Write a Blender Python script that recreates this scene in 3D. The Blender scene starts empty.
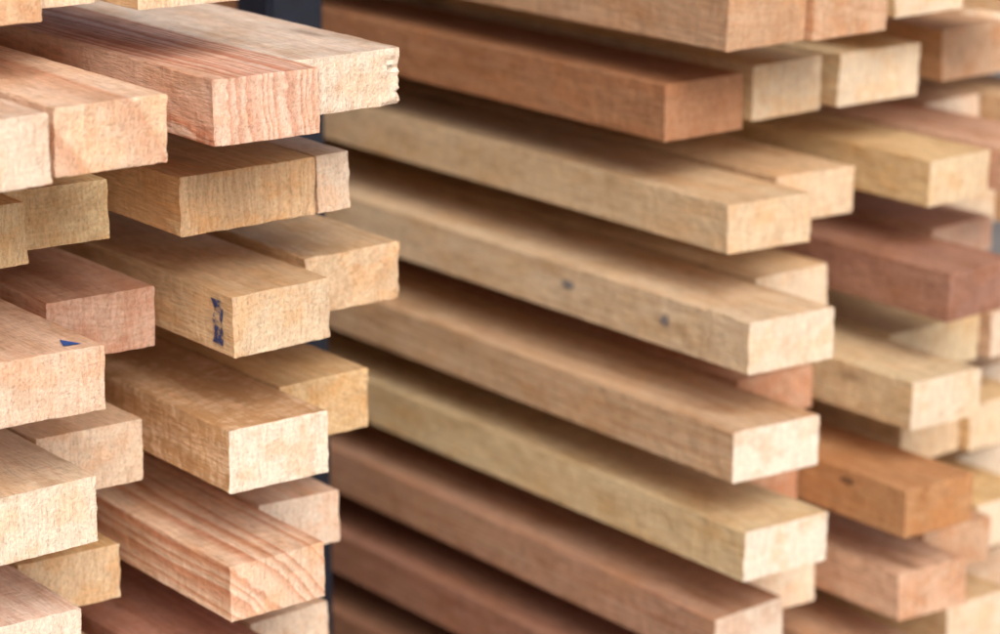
import bpy, math, random
from mathutils import Vector, noise
random.seed(7)
C = bpy.context.scene.collection
S = math.sin; K = math.cos
H = 1.315                      # eye height above the yard floor
YAW = math.radians(37.0); PIT = math.radians(15.32); FP = 2690.0

# ------------------------------------------------------------------ materials
def nd(nt, t, **kw):
    n = nt.nodes.new(t)
    for k, v in kw.items(): setattr(n, k, v)
    return n
def mth(nt, op, a, b=None, c=None, clamp=False):
    n = nt.nodes.new('ShaderNodeMath'); n.operation = op; n.use_clamp = clamp
    for i, v in enumerate((a, b, c)):
        if v is None: continue
        if isinstance(v, (int, float)): n.inputs[i].default_value = v
        else: nt.links.new(v, n.inputs[i])
    return n.outputs[0]
def mixc(nt, f, a, b, mode='MIX'):
    n = nt.nodes.new('ShaderNodeMix'); n.data_type = 'RGBA'; n.blend_type = mode
    for idx, v in ((0, f), (6, a), (7, b)):
        if isinstance(v, (int, float)): n.inputs[idx].default_value = v
        elif isinstance(v, tuple): n.inputs[idx].default_value = (*v, 1) if len(v) == 3 else v
        else: nt.links.new(v, n.inputs[idx])
    return n.outputs[2]
def noi(nt, vec, detail=3, rough=.5, mapscale=None, off=None, out='Fac'):
    v = vec
    if mapscale is not None:
        m = nt.nodes.new('ShaderNodeVectorMath'); m.operation = 'MULTIPLY_ADD' if off is not None else 'MULTIPLY'
        nt.links.new(vec, m.inputs[0]); v = m.outputs[0]
        if isinstance(mapscale, tuple): m.inputs[1].default_value = mapscale
        else: nt.links.new(mapscale, m.inputs[1])
        if off is not None: nt.links.new(off, m.inputs[2])
    n = nt.nodes.new('ShaderNodeTexNoise'); n.inputs['Scale'].default_value = 1.
    n.inputs['Detail'].default_value = detail; n.inputs['Roughness'].default_value = rough
    nt.links.new(v, n.inputs['Vector']); return n.outputs[out]
def ramp(nt, f, pts):
    r = nt.nodes.new('ShaderNodeValToRGB'); e = r.color_ramp.elements
    while len(e) < len(pts): e.new(.5)
    for el, (p, c) in zip(e, pts):
        el.position = p; el.color = (c, c, c, 1) if isinstance(c, (int, float)) else (*c, 1)
    nt.links.new(f, r.inputs[0]); return r.outputs[0]

def timber_material():
    m = bpy.data.materials.new('sawn_timber'); m.use_nodes = True
    nt = m.node_tree; L = nt.links; bs = nt.nodes['Principled BSDF']
    tc = nd(nt, 'ShaderNodeTexCoord'); oi = nd(nt, 'ShaderNodeObjectInfo')
    P = tc.outputs['Object']
    def att(n, o='Fac'):
        return nd(nt, 'ShaderNodeAttribute', attribute_type='OBJECT', attribute_name=n).outputs[o]
    g = nd(nt, 'ShaderNodeSeparateXYZ'); L.new(att('grain', 'Vector'), g.inputs[0])
    rv = nd(nt, 'ShaderNodeCombineXYZ')
    for i, k in enumerate((37., 91., 53.)):
        L.new(mth(nt, 'MULTIPLY', oi.outputs['Random'], k), rv.inputs[i])
    R = rv.outputs[0]
    sp = nd(nt, 'ShaderNodeSeparateXYZ'); L.new(P, sp.inputs[0])
    nrm = nd(nt, 'ShaderNodeSeparateXYZ'); L.new(tc.outputs['Normal'], nrm.inputs[0])
    end = mth(nt, 'GREATER_THAN', mth(nt, 'ABSOLUTE', nrm.outputs[1]), .6)
    w = nd(nt, 'ShaderNodeSeparateColor'); L.new(noi(nt, P, 2, .5, (8, 1.3, 8), R, 'Color'), w.inputs[0])
    x = mth(nt, 'ADD', mth(nt, 'SUBTRACT', sp.outputs[0], g.outputs[0]), mth(nt, 'MULTIPLY', mth(nt, 'SUBTRACT', w.outputs[0], .5), .04))
    z = mth(nt, 'ADD', mth(nt, 'SUBTRACT', sp.outputs[2], g.outputs[1]), mth(nt, 'MULTIPLY', mth(nt, 'SUBTRACT', w.outputs[1], .5), .04))
    r = mth(nt, 'SQRT', mth(nt, 'ADD', mth(nt, 'MULTIPLY', x, x), mth(nt, 'MULTIPLY', z, z)))
    n1 = nd(nt, 'ShaderNodeTexNoise', noise_dimensions='1D'); n1.inputs['Detail'].default_value = 1.
    L.new(mth(nt, 'ADD', mth(nt, 'MULTIPLY', r, 60.), mth(nt, 'MULTIPLY', oi.outputs['Random'], 50.)), n1.inputs['W']); n1.inputs['Scale'].default_value = 1.
    fib2 = noi(nt, P, 3, .6, (90, 3.5, 90), R)
    jit = mth(nt, 'MULTIPLY', mth(nt, 'ADD', mth(nt, 'MULTIPLY', n1.outputs['Fac'], 2.6), mth(nt, 'MULTIPLY', fib2, .8)), mth(nt, 'MULTIPLY', att('ring_density'), .0075))
    rr = mth(nt, 'ADD', mth(nt, 'MULTIPLY', r, att('ring_density')), jit)
    fr = mth(nt, 'FRACT', rr)
    ring = ramp(nt, fr, [(0, 0.), (.35, .12), (.72, .75), (.86, 1.), (1., 0.)])
    # fine texture: long fibres on faces, speckle on sawn ends; saw marks across the grain on faces, streaks on ends
    fs = mixc(nt, end, (420., 44., 420.), (420., 420., 340.))
    fib = noi(nt, P, 3, .74, fs, R)
    ms = mixc(nt, end, (60., 130., 60.), (280., 100., 40.))
    mo = noi(nt, P, 3, .74, ms, R)
    bl = nd(nt, 'ShaderNodeSeparateColor'); L.new(noi(nt, P, 4, .68, (24, 10, 30), R, 'Color'), bl.inputs[0])
    blot, blo2, blo3 = bl.outputs[0], bl.outputs[1], bl.outputs[2]
    base = oi.outputs['Color']
    dark = mixc(nt, 1., base, (.74, .47, .36), 'MULTIPLY')
    lite = mixc(nt, .24, base, (.94, .78, .58))
    lite = mixc(nt, mth(nt, 'GREATER_THAN', att('depth_tone'), .5), lite, base)
    strength = mth(nt, 'MULTIPLY', g.outputs[2], mth(nt, 'ADD', .30, mth(nt, 'MULTIPLY', fib2, .9)), clamp=True)
    c = mixc(nt, mth(nt, 'MULTIPLY', ring, strength), lite, dark)
    c = mixc(nt, 1., c, ramp(nt, fib2, [(.3, (.92, .87, .83)), (.55, (1., 1., 1.)), (.8, (1.07, 1.05, 1.03))]), 'MULTIPLY')
    c = mixc(nt, 1., c, ramp(nt, blot, [(.34, (.84, .76, .68)), (.5, (1., 1., 1.)), (.70, (1.08, 1.07, 1.06))]), 'MULTIPLY')
    c = mixc(nt, mth(nt, 'MULTIPLY', ramp(nt, blo2, [(.5, 0.), (.64, 1.)]), .38), c, mixc(nt, 1., base, (1.02, .80, .60), 'MULTIPLY'))
    fc = mixc(nt, 1., c, ramp(nt, fib, [(.27, .74), (.5, 1.0), (.73, 1.15)]), 'MULTIPLY')
    fc = mixc(nt, 1., fc, ramp(nt, mo, [(.3, (.88, .84, .79)), (.5, (1., 1., 1.)), (.7, (1.08, 1.08, 1.08))]), 'MULTIPLY')
    mm = mth(nt, 'ADD', mth(nt, 'MULTIPLY', mo, .5), mth(nt, 'MULTIPLY', blo3, .5))
    fc = mixc(nt, mth(nt, 'MULTIPLY', ramp(nt, mm, [(.45, 0.), (.53, 1.)]), att('mottle')), fc, (.50, .26, .10))
    # knots, few and small
    vm = nd(nt, 'ShaderNodeVectorMath', operation='MULTIPLY_ADD'); L.new(P, vm.inputs[0]); vm.inputs[1].default_value = (14, 3.2, 14); L.new(R, vm.inputs[2])
    vo = nd(nt, 'ShaderNodeTexVoronoi'); L.new(vm.outputs[0], vo.inputs['Vector']); vo.inputs['Scale'].default_value = 1.
    kn = ramp(nt, vo.outputs['Distance'], [(.04, 1.), (.09, .35), (.16, 0.)])
    fc = mixc(nt, mth(nt, 'MULTIPLY', kn, .6), fc, (.22, .11, .06))
    # ends: paler, with stain patches
    ec = mixc(nt, att('pale_end'), c, (.95, .82, .67))
    ec = mixc(nt, mth(nt, 'MULTIPLY', ramp(nt, blo3, [(.50, 0.), (.60, 1.)]), .36), ec, mixc(nt, 1., base, (1.04, .78, .56), 'MULTIPLY'))
    ec = mixc(nt, 1., ec, ramp(nt, fib, [(.27, .70), (.48, 1.), (.78, 1.17)]), 'MULTIPLY')
    ec = mixc(nt, 1., ec, ramp(nt, mo, [(.3, (.86, .79, .75)), (.5, (1., 1., 1.)), (.75, (1.12, 1.12, 1.12))]), 'MULTIPLY')
    c = mixc(nt, end, fc, ec)
    L.new(c, bs.inputs['Base Color']); bs.inputs['Roughness'].default_value = .88
    bs.inputs['Specular IOR Level'].default_value = .12
    hm = mth(nt, 'ADD', mth(nt, 'MULTIPLY', fib, 1.1), mo)
    b = nd(nt, 'ShaderNodeBump'); b.inputs['Strength'].default_value = 1.; b.inputs['Distance'].default_value = .0014
    L.new(hm, b.inputs['Height']); L.new(b.outputs[0], bs.inputs['Normal'])
    return m
TIMBER = timber_material()

def simple(name, col, rough=.6, metal=0., var=.25, scale=30):
    m = bpy.data.materials.new(name); m.use_nodes = True; nt = m.node_tree; bs = nt.nodes['Principled BSDF']
    tc = nd(nt, 'ShaderNodeTexCoord'); f = noi(nt, tc.outputs['Object'], 4, .65, (scale, scale, scale))
    lo = tuple(v*(1-var) for v in col); hi = tuple(min(1, v*(1+var)) for v in col)
    c = ramp(nt, f, [(.3, lo), (.7, hi)]); nt.links.new(c, bs.inputs['Base Color'])
    bs.inputs['Roughness'].default_value = rough; bs.inputs['Metallic'].default_value = metal
    b = nd(nt, 'ShaderNodeBump'); b.inputs['Strength'].default_value = .3; b.inputs['Distance'].default_value = .002
    nt.links.new(f, b.inputs['Height']); nt.links.new(b.outputs[0], bs.inputs['Normal'])
    return m
def smudge(name, col, lo, hi, amax, scale=(150, 150, 150)):
    m = simple(name, col, .8, 0, .3, 200); nt = m.node_tree; bs = nt.nodes['Principled BSDF']
    tc = nd(nt, 'ShaderNodeTexCoord'); f = noi(nt, tc.outputs['Object'], 3, .7, scale)
    a = ramp(nt, f, [(lo, 0.), (hi, amax)])
    nt.links.new(a, bs.inputs['Alpha']); return m
STEEL = simple('slate_painted_steel', (.008, .012, .024), .6, 0., .3, 40)
YARD = simple('yard_concrete', (.22, .20, .18), .9, 0., .25, 6)
BLUE = simple('blue_crayon', (.03, .10, .38), .7, 0., .4, 260)
INK = smudge('dark_blue_stamp', (.015, .04, .16), .40, .54, .9, (150, 150, 150))
FAINT = smudge('faint_grey_ink', (.12, .15, .22), .28, .5, .6, (160, 160, 160))
KNOT = smudge('knot_brown', (.16, .08, .045), .28, .5, .65, (160, 160, 160))

# ------------------------------------------------------------------ plank mesh
def plank_mesh(name, W, T, Ln, rough, seed, fine=True):
    nx, nz = (18, 14) if fine else (3, 2)
    ys = [0., .0008, .003]
    if fine:
        y = .009
        while y < .9: ys.append(y); y += .007 if y < .25 else .02
        while y < Ln: ys.append(y); y += .12
    else:
        ys += [.5*Ln]
    ys.append(Ln)
    sk = random.uniform(-.04, .04); sk2 = random.uniform(-.03, .03)
    sd = seed*13.7
    def pos(i, j, y):
        u = i/nx; v = j/nz
        u = .5-.5*K(math.pi*u) if fine else u
        v = .5-.5*K(math.pi*v) if fine and rough < 1.9 else v
        x = u*W; z = v*T
        n1 = noise.noise(Vector((y*34+sd, u*3, v*3))); n3 = noise.noise(Vector((y*140+sd, u*3, v*3+7)))
        er = .0006 + min(rough, 1.2)*(.0034*max(0, n1-.06)+.0022*max(0, n3))
        if i in (0, nx) and j in (0, nz):
            x += er*.6 if i == 0 else -er*.6; z += er*.6 if j == 0 else -er*.6
        if fine:
            n2 = noise.noise(Vector((y*60+sd, x*90+3, z*90)))
            a = .0002+.0008*min(rough, 1.2)*(1 if y < .12 else .4)
            if i in (0, nx): x += a*n2*1.2
            if j in (0, nz): z += a*n2*.5
            if rough > 1 and i == nx and y < .1:
                x -= .0022*(rough-.9)*(1-y/.1)*(.5+noise.noise(Vector((y*60+sd, 1, z*260))))
            x += .0020*noise.noise(Vector((y*1.7+sd, 5, 1)))*min(1, y*2+.3)
        yy = y
        if y < .05:
            w = 1-y/.05
            yy = y + w*((u-.5)*W*sk*2 + (v-.5)*T*sk2*2)
            if fine and y < .01:
                f = 1-y/.01
                yy += f*.0013*min(rough, 1.2)*noise.noise(Vector((u*16+sd, 2, v*7)))
                if i in (0, nx) or j in (0, nz): yy += f*.0028*min(rough, 1.2)*max(0, noise.noise(Vector((u*24+sd, 9, v*14))))
                if rough > 1:
                    yy += f*.0040*(rough-.9)*(max(0, u-.75)/.25)*noise.noise(Vector((u*14, sd, z*330)))
        return (x, yy, z)
    per = [(i, 0) for i in range(nx)]+[(nx, j) for j in range(nz)]+[(i, nz) for i in range(nx, 0, -1)]+[(0, j) for j in range(nz, 0, -1)]
    V = []; F = []
    def cap(y):
        idx = {}
        for i in range(nx+1):
            for j in range(nz+1):
                idx[i, j] = len(V); V.append(pos(i, j, y))
        return idx
    c0 = cap(0.)
    for i in range(nx):
        for j in range(nz): F.append((c0[i, j], c0[i+1, j], c0[i+1, j+1], c0[i, j+1]))
    prev = [c0[p] for p in per]; n = len(per)
    for y in ys[1:-1]:
        cur = []
        for p in per: cur.append(len(V)); V.append(pos(*p, y))
        for k in range(n): F.append((prev[k], cur[k], cur[(k+1) % n], prev[(k+1) % n]))
        prev = cur
    c1 = cap(ys[-1]); cur = [c1[p] for p in per]
    for k in range(n): F.append((prev[k], cur[k], cur[(k+1) % n], prev[(k+1) % n]))
    for i in range(nx):
        for j in range(nz): F.append((c1[i, j], c1[i, j+1], c1[i+1, j+1], c1[i+1, j]))
    me = bpy.data.meshes.new(name); me.from_pydata(V, [], F); me.update()
    me.polygons.foreach_set('use_smooth', [True]*len(F))
    try: me.set_sharp_from_angle(angle=math.radians(35))
    except Exception: pass
    me.materials.append(TIMBER)
    return me
def box_obj(name, x0, x1, y0, y1, z0, z1, mat, parent=None, bev=.003):
    import bmesh
    bm = bmesh.new(); bmesh.ops.create_cube(bm, size=1)
    for v in bm.verts:
        v.co = Vector(((v.co.x)*(x1-x0), (v.co.y)*(y1-y0), (v.co.z+.5)*(z1-z0)))
    bmesh.ops.bevel(bm, geom=list(bm.edges), offset=bev, segments=2, affect='EDGES')
    me = bpy.data.meshes.new(name); bm.to_mesh(me); bm.free(); me.materials.append(mat)
    o = bpy.data.objects.new(name, me); C.objects.link(o); o.location = ((x0+x1)/2, (y0+y1)/2, z0)
    if parent:
        o.parent = parent; o.location = Vector(o.location)-Vector(parent.location)
    return o
def tag(o, label, cat, group=None):
    o['label'] = label; o['category'] = cat
    if group: o['group'] = group

# where along its length a plank's end stands for its sight line (survey of the stack faces)
def y_end(X, px, down):
    k = (px-500)/FP; c = K(PIT); s = S(PIT)
    return (K(YAW)*X - k*(S(YAW)*X*c + down*s))/(S(YAW)+K(YAW)*k*c)

COL = dict(
 pale=(.82, .60, .42), tan=(.76, .53, .32), gold=(.80, .56, .28), straw=(.78, .60, .36), orange=(.68, .38, .19),
 pink=(.74, .46, .33), red=(.50, .25, .17), dark=(.46, .235, .115), cream=(.88, .70, .52), brown=(.66, .45, .28))
seedc = [0]
def plank(X0, W, side, px, down, T, col, label, group, grain=None, rough=.5, y=None, fine=True, dens=None, mottle=None, pale_end=None, deep=0):
    seedc[0] += 1
    Y = y if y is not None else y_end(X0 if side == 'l' else X0+W, px, down)
    me = plank_mesh('timber_plank', W, T, random.uniform(2.55, 2.8), rough, seedc[0], fine)
    o = bpy.data.objects.new('timber_plank', me); C.objects.link(o)
    o.location = (X0, Y, H-down)
    b = COL[col] if isinstance(col, str) else col; j = random.uniform(.96, 1.05)
    o.color = (b[0]*j, b[1]*j*random.uniform(.96, 1.04), b[2]*j*random.uniform(.92, 1.1), 1)
    if grain is None:
        a = random.uniform(0, 2*math.pi); d = random.uniform(.05, .2)
        grain = (W/2+d*K(a), T/2+d*S(a), random.uniform(.2, .5))
    o['grain'] = list(map(float, grain))
    o['ring_density'] = float(dens if dens else random.uniform(100, 180))
    o['mottle'] = float(mottle if mottle is not None else random.choice([0, .08, .15]))
    o['pale_end'] = float(pale_end if pale_end is not None else random.uniform(.4, .7))
    o['depth_tone'] = float(deep)
    tag(o, label, 'plank', group)
    return o

GL = 'planks of the left timber stack'; GR = 'planks of the right timber stack'
X_ = dict
# ---- left stack: rows from the top; down = depth of the row's underside below eye height
LEFT = [
 (.300, .046, [(.785, .09, 'r', 40, 'orange', 'orange plank end cut off by the top left corner of the photo', None, .8, X_(pale_end=.1)),
               (.878, .07, 'r', 97, 'pale', 'thin sliver of pale plank at the top edge, right of orange plank end', None, .8, {}),
               (.955, .085, 'r', 240, 'gold', 'golden plank at the top edge, just left of the dark blue post', None, .8, {})]),
 (.395, .049, [(.735, .095, 'r', 53, (.88, .62, .52), 'pinkish cream plank end at left edge, in the row with rough topmost ends', (.04, .2, .3), .98, X_(pale_end=.45)),
               (.841, .088, 'r', 168, (.90, .64, .46), 'pale plank with rough orange tinted end, second from left in upper row', (-.30, -.22, 1.0), .98, X_(pale_end=.12, dens=17, deep=1)),
               (.982, .090, 'l', 215, (.84, .55, .43), 'long pinkish plank with red streaked end, upper left row', (.3, .03, 1.7), .98, X_(pale_end=.2, dens=125)),
               (1.077, .107, 'r', 400, 'cream', 'cream plank with splintered right edge, beside the pinkish red streaked plank', (.02, .15, .4), 2.1, X_(pale_end=.65, T=.045))]),
 (.492, .047, [(.795, .095, 'r', 28, 'gold', 'golden plank end touching left edge, second full row of left stack', None, .8, X_(pale_end=.15)),
               (.892, .086, 'r', 108, 'gold', 'golden tan plank end left of the orange knotty plank', None, .8, X_(pale_end=.1)),
               (1.024, .127, 'l', 180, (.78, .47, .22), 'wide orange tan plank with knotty side, under the long pinkish plank', (.3, .02, .6), .9, X_(pale_end=.15, mottle=.3)),
               (1.1535, .032, 'r', 350, (.88, .64, .47), 'narrow pale strip of wood at the right end of the wide orange tan plank', (.3, .12, .3), .8, X_(pale_end=.5))]),
 (.594, .050, [(.820, .095, 'r', 105, (.86, .60, .40), 'peach plank with small blue triangle on its top, at left edge', (.05, -.12, .25), .9, X_(pale_end=.2)),
               (.936, .095, 'r', 155, (.58, .30, .22), 'reddish brown plank set back beside the plank with blue triangle', (.05, .15, .4), .7, X_(pale_end=.1)),
               (1.062, .095, 'l', 232, (.80, .57, .35), 'tan plank with dark blue smudge at its front corner', (.05, -.1, .35), .8, X_(pale_end=.3)),
               (1.176, .097, 'r', 400, (.82, .57, .28), 'golden rough ended plank, right of the plank with blue smudge', (.0, .12, .4), 1.5, X_(pale_end=.2, mottle=.35))]),
 (.712, .053, [(.831, .095, 'r', 100, 'cream', 'cream plank end at left edge, two rows below golden knot ends', (.05, .2, .2), .9, {}),
               (.931, .095, 'r', 143, 'pale', 'pale plank end directly below the reddish brown plank, left stack', (.05, -.1, .3), .8, X_(pale_end=.4)),
               (1.064, .095, 'l', 230, (.80, .56, .31), 'tan plank with mottled brown top and pale square end, mid left stack', (.05, .065, .5), .98, X_(mottle=.7, pale_end=.9)),
               (1.163, .093, 'r', 370, (.78, .51, .24), 'golden brown plank end behind the mottled brown topped plank', (.1, .1, .4), 1.3, X_(pale_end=.05, mottle=.35))]),
 (.824, .048, [(.829, .095, 'r', 83, 'cream', 'cream plank in the bottom left corner of the photo', None, .9, {}),
               (.928, .092, 'r', 120, 'gold', 'golden plank end near the bottom left corner, above the cream one', None, .8, X_(pale_end=.3)),
               (1.064, .095, 'l', 230, (.88, .61, .49), 'plank with strong red diagonal stripes on top and end', (-.16, -.20, 2.8), .8, X_(dens=92, pale_end=.12)),
               (1.163, .080, 'r', 338, 'pale', 'pale pink plank end right of the red striped plank', None, .8, {})]),
 (.930, .048, [(.830, .095, 'r', 60, 'tan', 'tan plank under the cream one, below the bottom left corner', None, .8, {}),
               (.930, .095, 'r', 110, 'tan', 'tan plank just below the golden end, at the bottom edge', None, .8, {}),
               (1.045, .100, 'l', 205, 'red', 'dark red plank at the bottom edge below the red striped plank', (.05, .1, .5), .8, X_(deep=1)),
               (1.150, .085, 'r', 331, 'pale', 'pale plank end at the bottom edge beside the dark blue post', None, .8, {})]),
 (1.03, .048, None), (1.13, .048, None), (1.23, .048, None)]
marks = {}
lrows = []
for down, T, row in LEFT:
    lrows.append((down, T))
    if row is None:
        for k in range(5):
            plank(.74+k*.1+random.uniform(0, .003), .094, 'l', 0, down, T, random.choice(['tan', 'pale', 'gold']),
                  'tan plank in the lowest rows of the left stack', 'lowest planks of the left stack', y=1.75+random.uniform(-.04, .06), fine=False)
        continue
    for (X0, W, sd, px, col, lab, gr, ro, kw) in row:
        kw = dict(kw); t = kw.pop('T', T)
        marks[lab] = plank(X0, W, sd, px, down, t, col, lab, GL, gr, ro, **kw)
    xf = row[0][0]-.1
    plank(xf, .094, 'l', 0, down, T, 'tan', 'tan plank on the far left flank of the left stack', 'left flank planks of the left stack', y=1.83+random.uniform(-.04, .04), fine=False)

RIGHT = [
 (.410, .055, [(1.607, .101, 'l', 725, (.64, .40, .27), 'reddish brown plank across the top, nearest end of the right stack', (.05, .25, .5), .6, X_(pale_end=.05, deep=1)),
               (1.711, .098, 'r', 888, 'orange', 'plank with orange end at the top, right of reddish brown plank', (.1, .2, .5), .6, X_(pale_end=.1)),
               (1.866, .100, 'l', 893, 'gold', 'golden plank at the top right edge, right of the orange end', None, .6, {}),
               (1.975, .095, 'l', 1012, 'tan', 'tan plank beyond the golden one in the top right corner', None, .6, {})]),
 (.508, .054, [(1.612, .101, 'l', 663, 'dark', 'dark orange brown plank under the reddish top plank, right stack', (.05, .15, .4), .7, X_(pale_end=.05, deep=1)),
               (1.745, .096, 'l', 750, 'straw', 'greenish straw square plank end right of the dark orange brown plank', None, .6, X_(pale_end=.35)),
               (1.862, .112, 'l', 838, 'straw', 'straw coloured plank end, second to the right of dark orange plank', None, .6, X_(pale_end=.6)),
               (2.050, .100, 'l', 940, 'orange', 'orange plank end near the top right, set back behind straw ends', None, .6, X_(pale_end=.15))]),
 (.605, .047, [(1.630, .098, 'l', 730, (.74, .54, .32), 'long straw plank directly below the dark orange brown plank', (.05, .2, .3), .7, X_(pale_end=.2)),
               (1.748, .097, 'r', 850, 'tan', 'tan plank end tucked behind the uppermost long straw plank', None, .6, X_(pale_end=.3)),
               (1.920, .090, 'l', 927, 'gold', 'golden plank with pale top, upper right, above the brown red one', None, .6, X_(pale_end=.35)),
               (2.030, .100, 'l', 1008, 'pink', 'pinkish plank at the right edge behind the golden pale topped plank', None, .6, {})]),
 (.710, .050, [(1.620, .103, 'l', 750, 'straw', 'long straw plank with two faint ink spots on its side', (.05, .2, .25), .7, X_(pale_end=.6)),
               (1.735, .100, 'r', 828, 'straw', 'straw plank end behind the long plank with two ink spots', None, .6, {}),
               (1.900, .100, 'l', 945, (.41, .22, .15), 'brown red plank with grey pink top at the right edge', (.05, .2, .3), .6, X_(pale_end=.0, deep=1)),
               (2.060, .100, 'r', 993, (.66, .39, .28), 'thin reddish plank set back above the brown red plank, right edge', None, .6, X_(T=.038, pale_end=.2))]),
 (.815, .050, [(1.609, .103, 'l', 735, 'brown', 'long brown streaked plank with pale end, right stack centre', (.04, .12, .6), .7, X_(pale_end=1.)),
               (1.738, .098, 'r', 810, (.58, .29, .17), 'red orange plank end between two long planks, centre right', None, .6, X_(pale_end=.0, T=.044)),
               (1.858, .093, 'l', 912, 'straw', 'pale yellow plank end right of the long brown streaked plank', None, .6, {}),
               (1.965, .135, 'r', 977, 'straw', 'straw plank set back behind the pale yellow end, below brown red plank', None, .6, X_(pale_end=.2)),
               (2.115, .095, 'l', 988, 'tan', 'tan plank peeking at the right edge below the brown red plank', None, .6, {})]),
 (.915, .050, [(1.622, .104, 'l', 745, 'straw', 'long straw plank below the brown streaked plank, pale square end', (.05, .25, .3), .7, X_(pale_end=1.)),
               (1.730, .095, 'r', 795, (.56, .28, .17), 'sliver of red plank end below the brown streaked plank', None, .6, X_(pale_end=.0, T=.044)),
               (1.830, .093, 'l', 905, (.57, .30, .155), 'brownish orange plank with dark knot, lower right', (.05, .1, .4), .6, X_(pale_end=.0, deep=1)),
               (1.985, .095, 'r', 960, 'straw', 'straw plank just above and behind the brownish orange plank', None, .6, X_(pale_end=.2)),
               (2.085, .100, 'l', 968, 'gold', 'golden plank at the right edge beside the brownish orange plank', None, .6, {})]),
 (1.015, .050, [(1.620, .095, 'l', 712, (.58, .35, .235), 'long reddish plank reaching the bottom edge, right of the post', (.04, .1, .8), .7, X_(pale_end=.75, deep=1)),
               (1.725, .098, 'r', 812, 'cream', 'small pale plank end below the lowest long straw plank', None, .6, {}),
               (1.851, .090, 'l', 900, (.68, .40, .25), 'pinkish plank end under the brownish orange plank', None, .6, X_(pale_end=.05)),
               (1.955, .100, 'r', 988, (.62, .35, .22), 'red brown plank set back just behind the pinkish plank end', None, .6, X_(pale_end=.05)),
               (2.066, .100, 'l', 975, 'gold', 'golden plank at the right edge, lower right', None, .6, {})]),
 (1.115, .050, [(1.620, .095, 'l', 690, (.44, .23, .155), 'lowest long red brown plank beside the foot of the post', (.04, .1, .6), .7, X_(deep=1)),
               (1.722, .095, 'r', 840, (.60, .34, .23), 'pinkish brown plank at the bottom edge below the small pale end', None, .6, X_(pale_end=.1)),
               (1.835, .090, 'l', 860, (.64, .37, .25), 'pinkish brown plank at the bottom edge below the pinkish end', None, .6, X_(pale_end=.1)),
               (2.010, .100, 'l', 945, 'gold', 'golden plank in the bottom right corner of the photo', None, .6, {})]),
 (1.215, .050, [(1.618, .095, 'l', 700, (.4, .22, .15), 'sliver of brown plank at bottom edge just right of the post', (.04, .1, .6), .7, X_(deep=1)),
               (1.722, .095, 'r', 840, 'pink', 'hidden plank in the lowest row of the right stack', None, .5, {}),
               (1.835, .090, 'l', 860, 'pink', 'hidden plank in the lowest row of the right stack', None, .5, {}),
               (2.010, .100, 'l', 945, 'straw', 'hidden plank in the lowest row of the right stack', None, .5, {})]),
]
rrows = []
for down, T, row in RIGHT:
    rrows.append((down, T))
    for (X0, W, sd, px, col, lab, gr, ro, kw) in row:
        kw = dict(kw); t = kw.pop('T', T)
        marks[lab] = plank(X0, W, sd, px, down, t, col, lab, 'hidden lowest planks of the right stack' if lab.startswith('hidden') else GR, gr, ro, **kw)
    xr = max(q[0]+q[1] for q in row)+.005
    while xr < 2.30:
        plank(xr, .096, 'l', 0, down, T, 'tan', 'tan plank on the far right flank of the right stack', 'right flank planks of the right stack', y=2.02+random.uniform(-.05, .05), fine=False)
        xr += .101

# ---- blue marks as flat parts a hair above the wood
def mark(name, plankobj, pts_list, axis, off, mat):
    V = []; F = []
    for pts in pts_list:
        s = len(V)
        for (a, b) in pts:
            V.append((a, b, off) if axis == 'z' else ((off, a, b) if axis == 'x' else (a, off, b)))
        F.append(tuple(range(s, len(V))))
    me = bpy.data.meshes.new(name); me.from_pydata(V, [], F); me.update(); me.materials.append(mat)
    o = bpy.data.objects.new(name, me); C.objects.link(o); o.parent = plankobj
    return o
def blob(cx, cy, rx, ry, n=16):
    return [[(cx+rx*K(2*math.pi*i/n)*random.uniform(.7, 1.15), cy+ry*S(2*math.pi*i/n)*random.uniform(.7, 1.15)) for i in range(n)]]
tri = marks['peach plank with small blue triangle on its top, at left edge']
mark('blue_triangle', tri, [[(.068, .010), (.082, .008), (.074, .027)]], 'z', .0510, BLUE)
sm = marks['tan plank with dark blue smudge at its front corner']
mark('blue_smudge', sm, [[(.010, .044), (.009, .034), (.012, .024), (.009, .014), (.011, .007), (.026, .008), (.023, .017), (.026, .027), (.022, .036), (.028, .044)]], 'x', -.0016, INK)
ink = marks['long straw plank with two faint ink spots on its side']
mark('ink_spot', ink, blob(.268, .032, .010, .005), 'x', -.0018, FAINT)
mark('ink_spot', ink, blob(.120, .027, .007, .006), 'x', -.0018, FAINT)
kn = marks['brownish orange plank with dark knot, lower right']
mark('dark_knot', kn, blob(.082, .039, .010, .004), 'x', -.0018, KNOT)

# ---- spacer sticks between the rows, deep in the stacks; bearers on the ground
def sticks(rows, xa, xb, tag_lr):
    def dress(o):
        o.color = (*COL['brown'], 1); o['grain'] = [.0, .1, .4]; o['ring_density'] = 150.; o['mottle'] = 0.; o['pale_end'] = .2; o['depth_tone'] = 0.
    for (da, Ta), (db, Tb) in zip(rows, rows[1:]):
        for y in (2.80, 3.85):
            o = box_obj('spacer_stick', xa, xb, y, y+.045, H-db+Tb, H-da, TIMBER, bev=.002); dress(o)
            tag(o, f'thin spacer stick lying deep between rows of the {tag_lr} stack', 'spacer', f'spacer sticks of the {tag_lr} stack')
    d = rows[-1][0]
    for y in (1.98, 2.9, 3.85):
        o = box_obj('timber_bearer', xa, xb, y, y+.09, 0.0, H-d, TIMBER, bev=.004); dress(o)
        tag(o, f'thick bearer timber on the ground under the {tag_lr} stack', 'bearer', f'bearers of the {tag_lr} stack')
sticks(lrows, .66, 1.255, 'left'); sticks(rrows, 1.625, 2.32, 'right')

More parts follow.
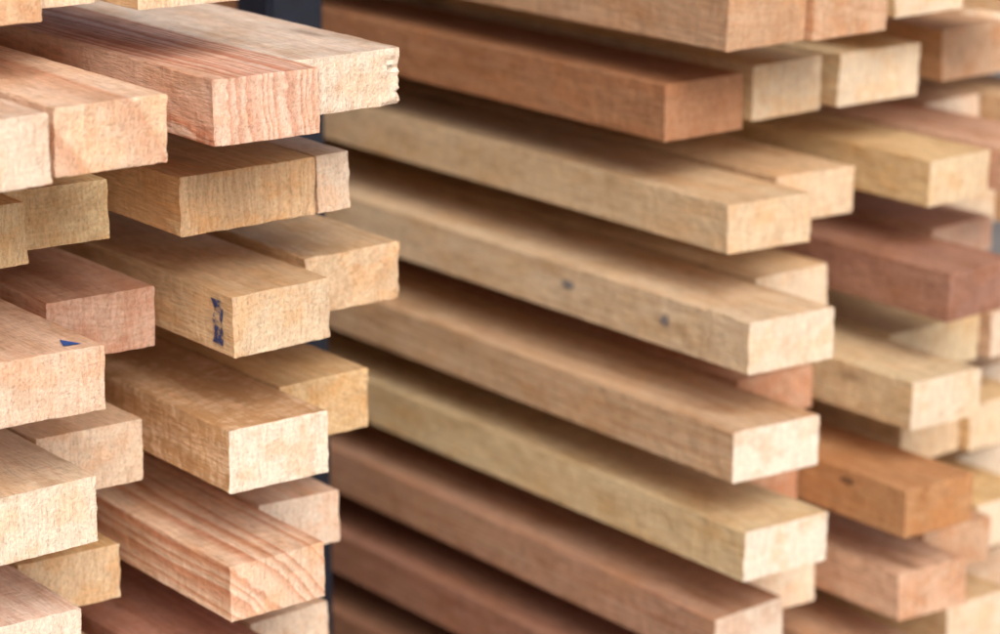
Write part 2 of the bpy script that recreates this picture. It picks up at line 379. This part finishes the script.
# ---- post between the stacks
post = bpy.data.objects.new('steel_post', None); C.objects.link(post); post.location = (1.427, 2.26, 0)
tag(post, 'dark slate blue steel post standing between the two timber stacks', 'post')
box_obj('base_plate', 1.357, 1.497, 2.19, 2.33, 0, .012, STEEL, post)
box_obj('column', 1.396, 1.460, 2.228, 2.292, .012, 1.85, STEEL, post, bev=.004)
box_obj('cap_plate', 1.391, 1.465, 2.223, 2.297, 1.85, 1.858, STEEL, post, bev=.001)

# ---- ground
me = bpy.data.meshes.new('ground'); me.from_pydata([(-300, -300, 0), (300, -300, 0), (300, 300, 0), (-300, 300, 0)], [], [(0, 1, 2, 3)])
me.materials.append(YARD); gnd = bpy.data.objects.new('ground', me); C.objects.link(gnd); gnd['kind'] = 'structure'

# ---- light
w = bpy.data.worlds.new('World'); bpy.context.scene.world = w; w.use_nodes = True
nt = w.node_tree; bg = nt.nodes['Background']; sky = nt.nodes.new('ShaderNodeTexSky'); sky.sky_type = 'NISHITA'
sky.sun_disc = False; sky.air_density = .8; sky.dust_density = 4.; sky.ozone_density = .8
D = Vector((-.30, -.72, .60)).normalized()      # towards the sun
sky.sun_elevation = math.asin(D.z); sky.sun_rotation = math.atan2(D.x, D.y)
nt.links.new(sky.outputs[0], bg.inputs[0]); bg.inputs[1].default_value = .12
sl = bpy.data.lights.new('sun', 'SUN'); sl.energy = 2.55; sl.angle = math.radians(34); sl.color = (1., .94, .87)
so = bpy.data.objects.new('sun', sl); C.objects.link(so); so.rotation_euler = D.to_track_quat('Z', 'Y').to_euler()

# ---- camera
cd = bpy.data.cameras.new('camera'); cam = bpy.data.objects.new('camera', cd); C.objects.link(cam)
cam.location = (0, 0, H); cam.rotation_euler = (math.pi/2-PIT, 0, -YAW)
cd.sensor_width = 36; cd.lens = 36*FP/1000; cd.clip_end = 1000
cd.dof.use_dof = True; cd.dof.focus_distance = 2.03; cd.dof.aperture_fstop = 4.6
sc = bpy.context.scene; sc.camera = cam
sc.view_settings.view_transform = 'Standard'; sc.view_settings.look = 'None'; sc.view_settings.exposure = 0
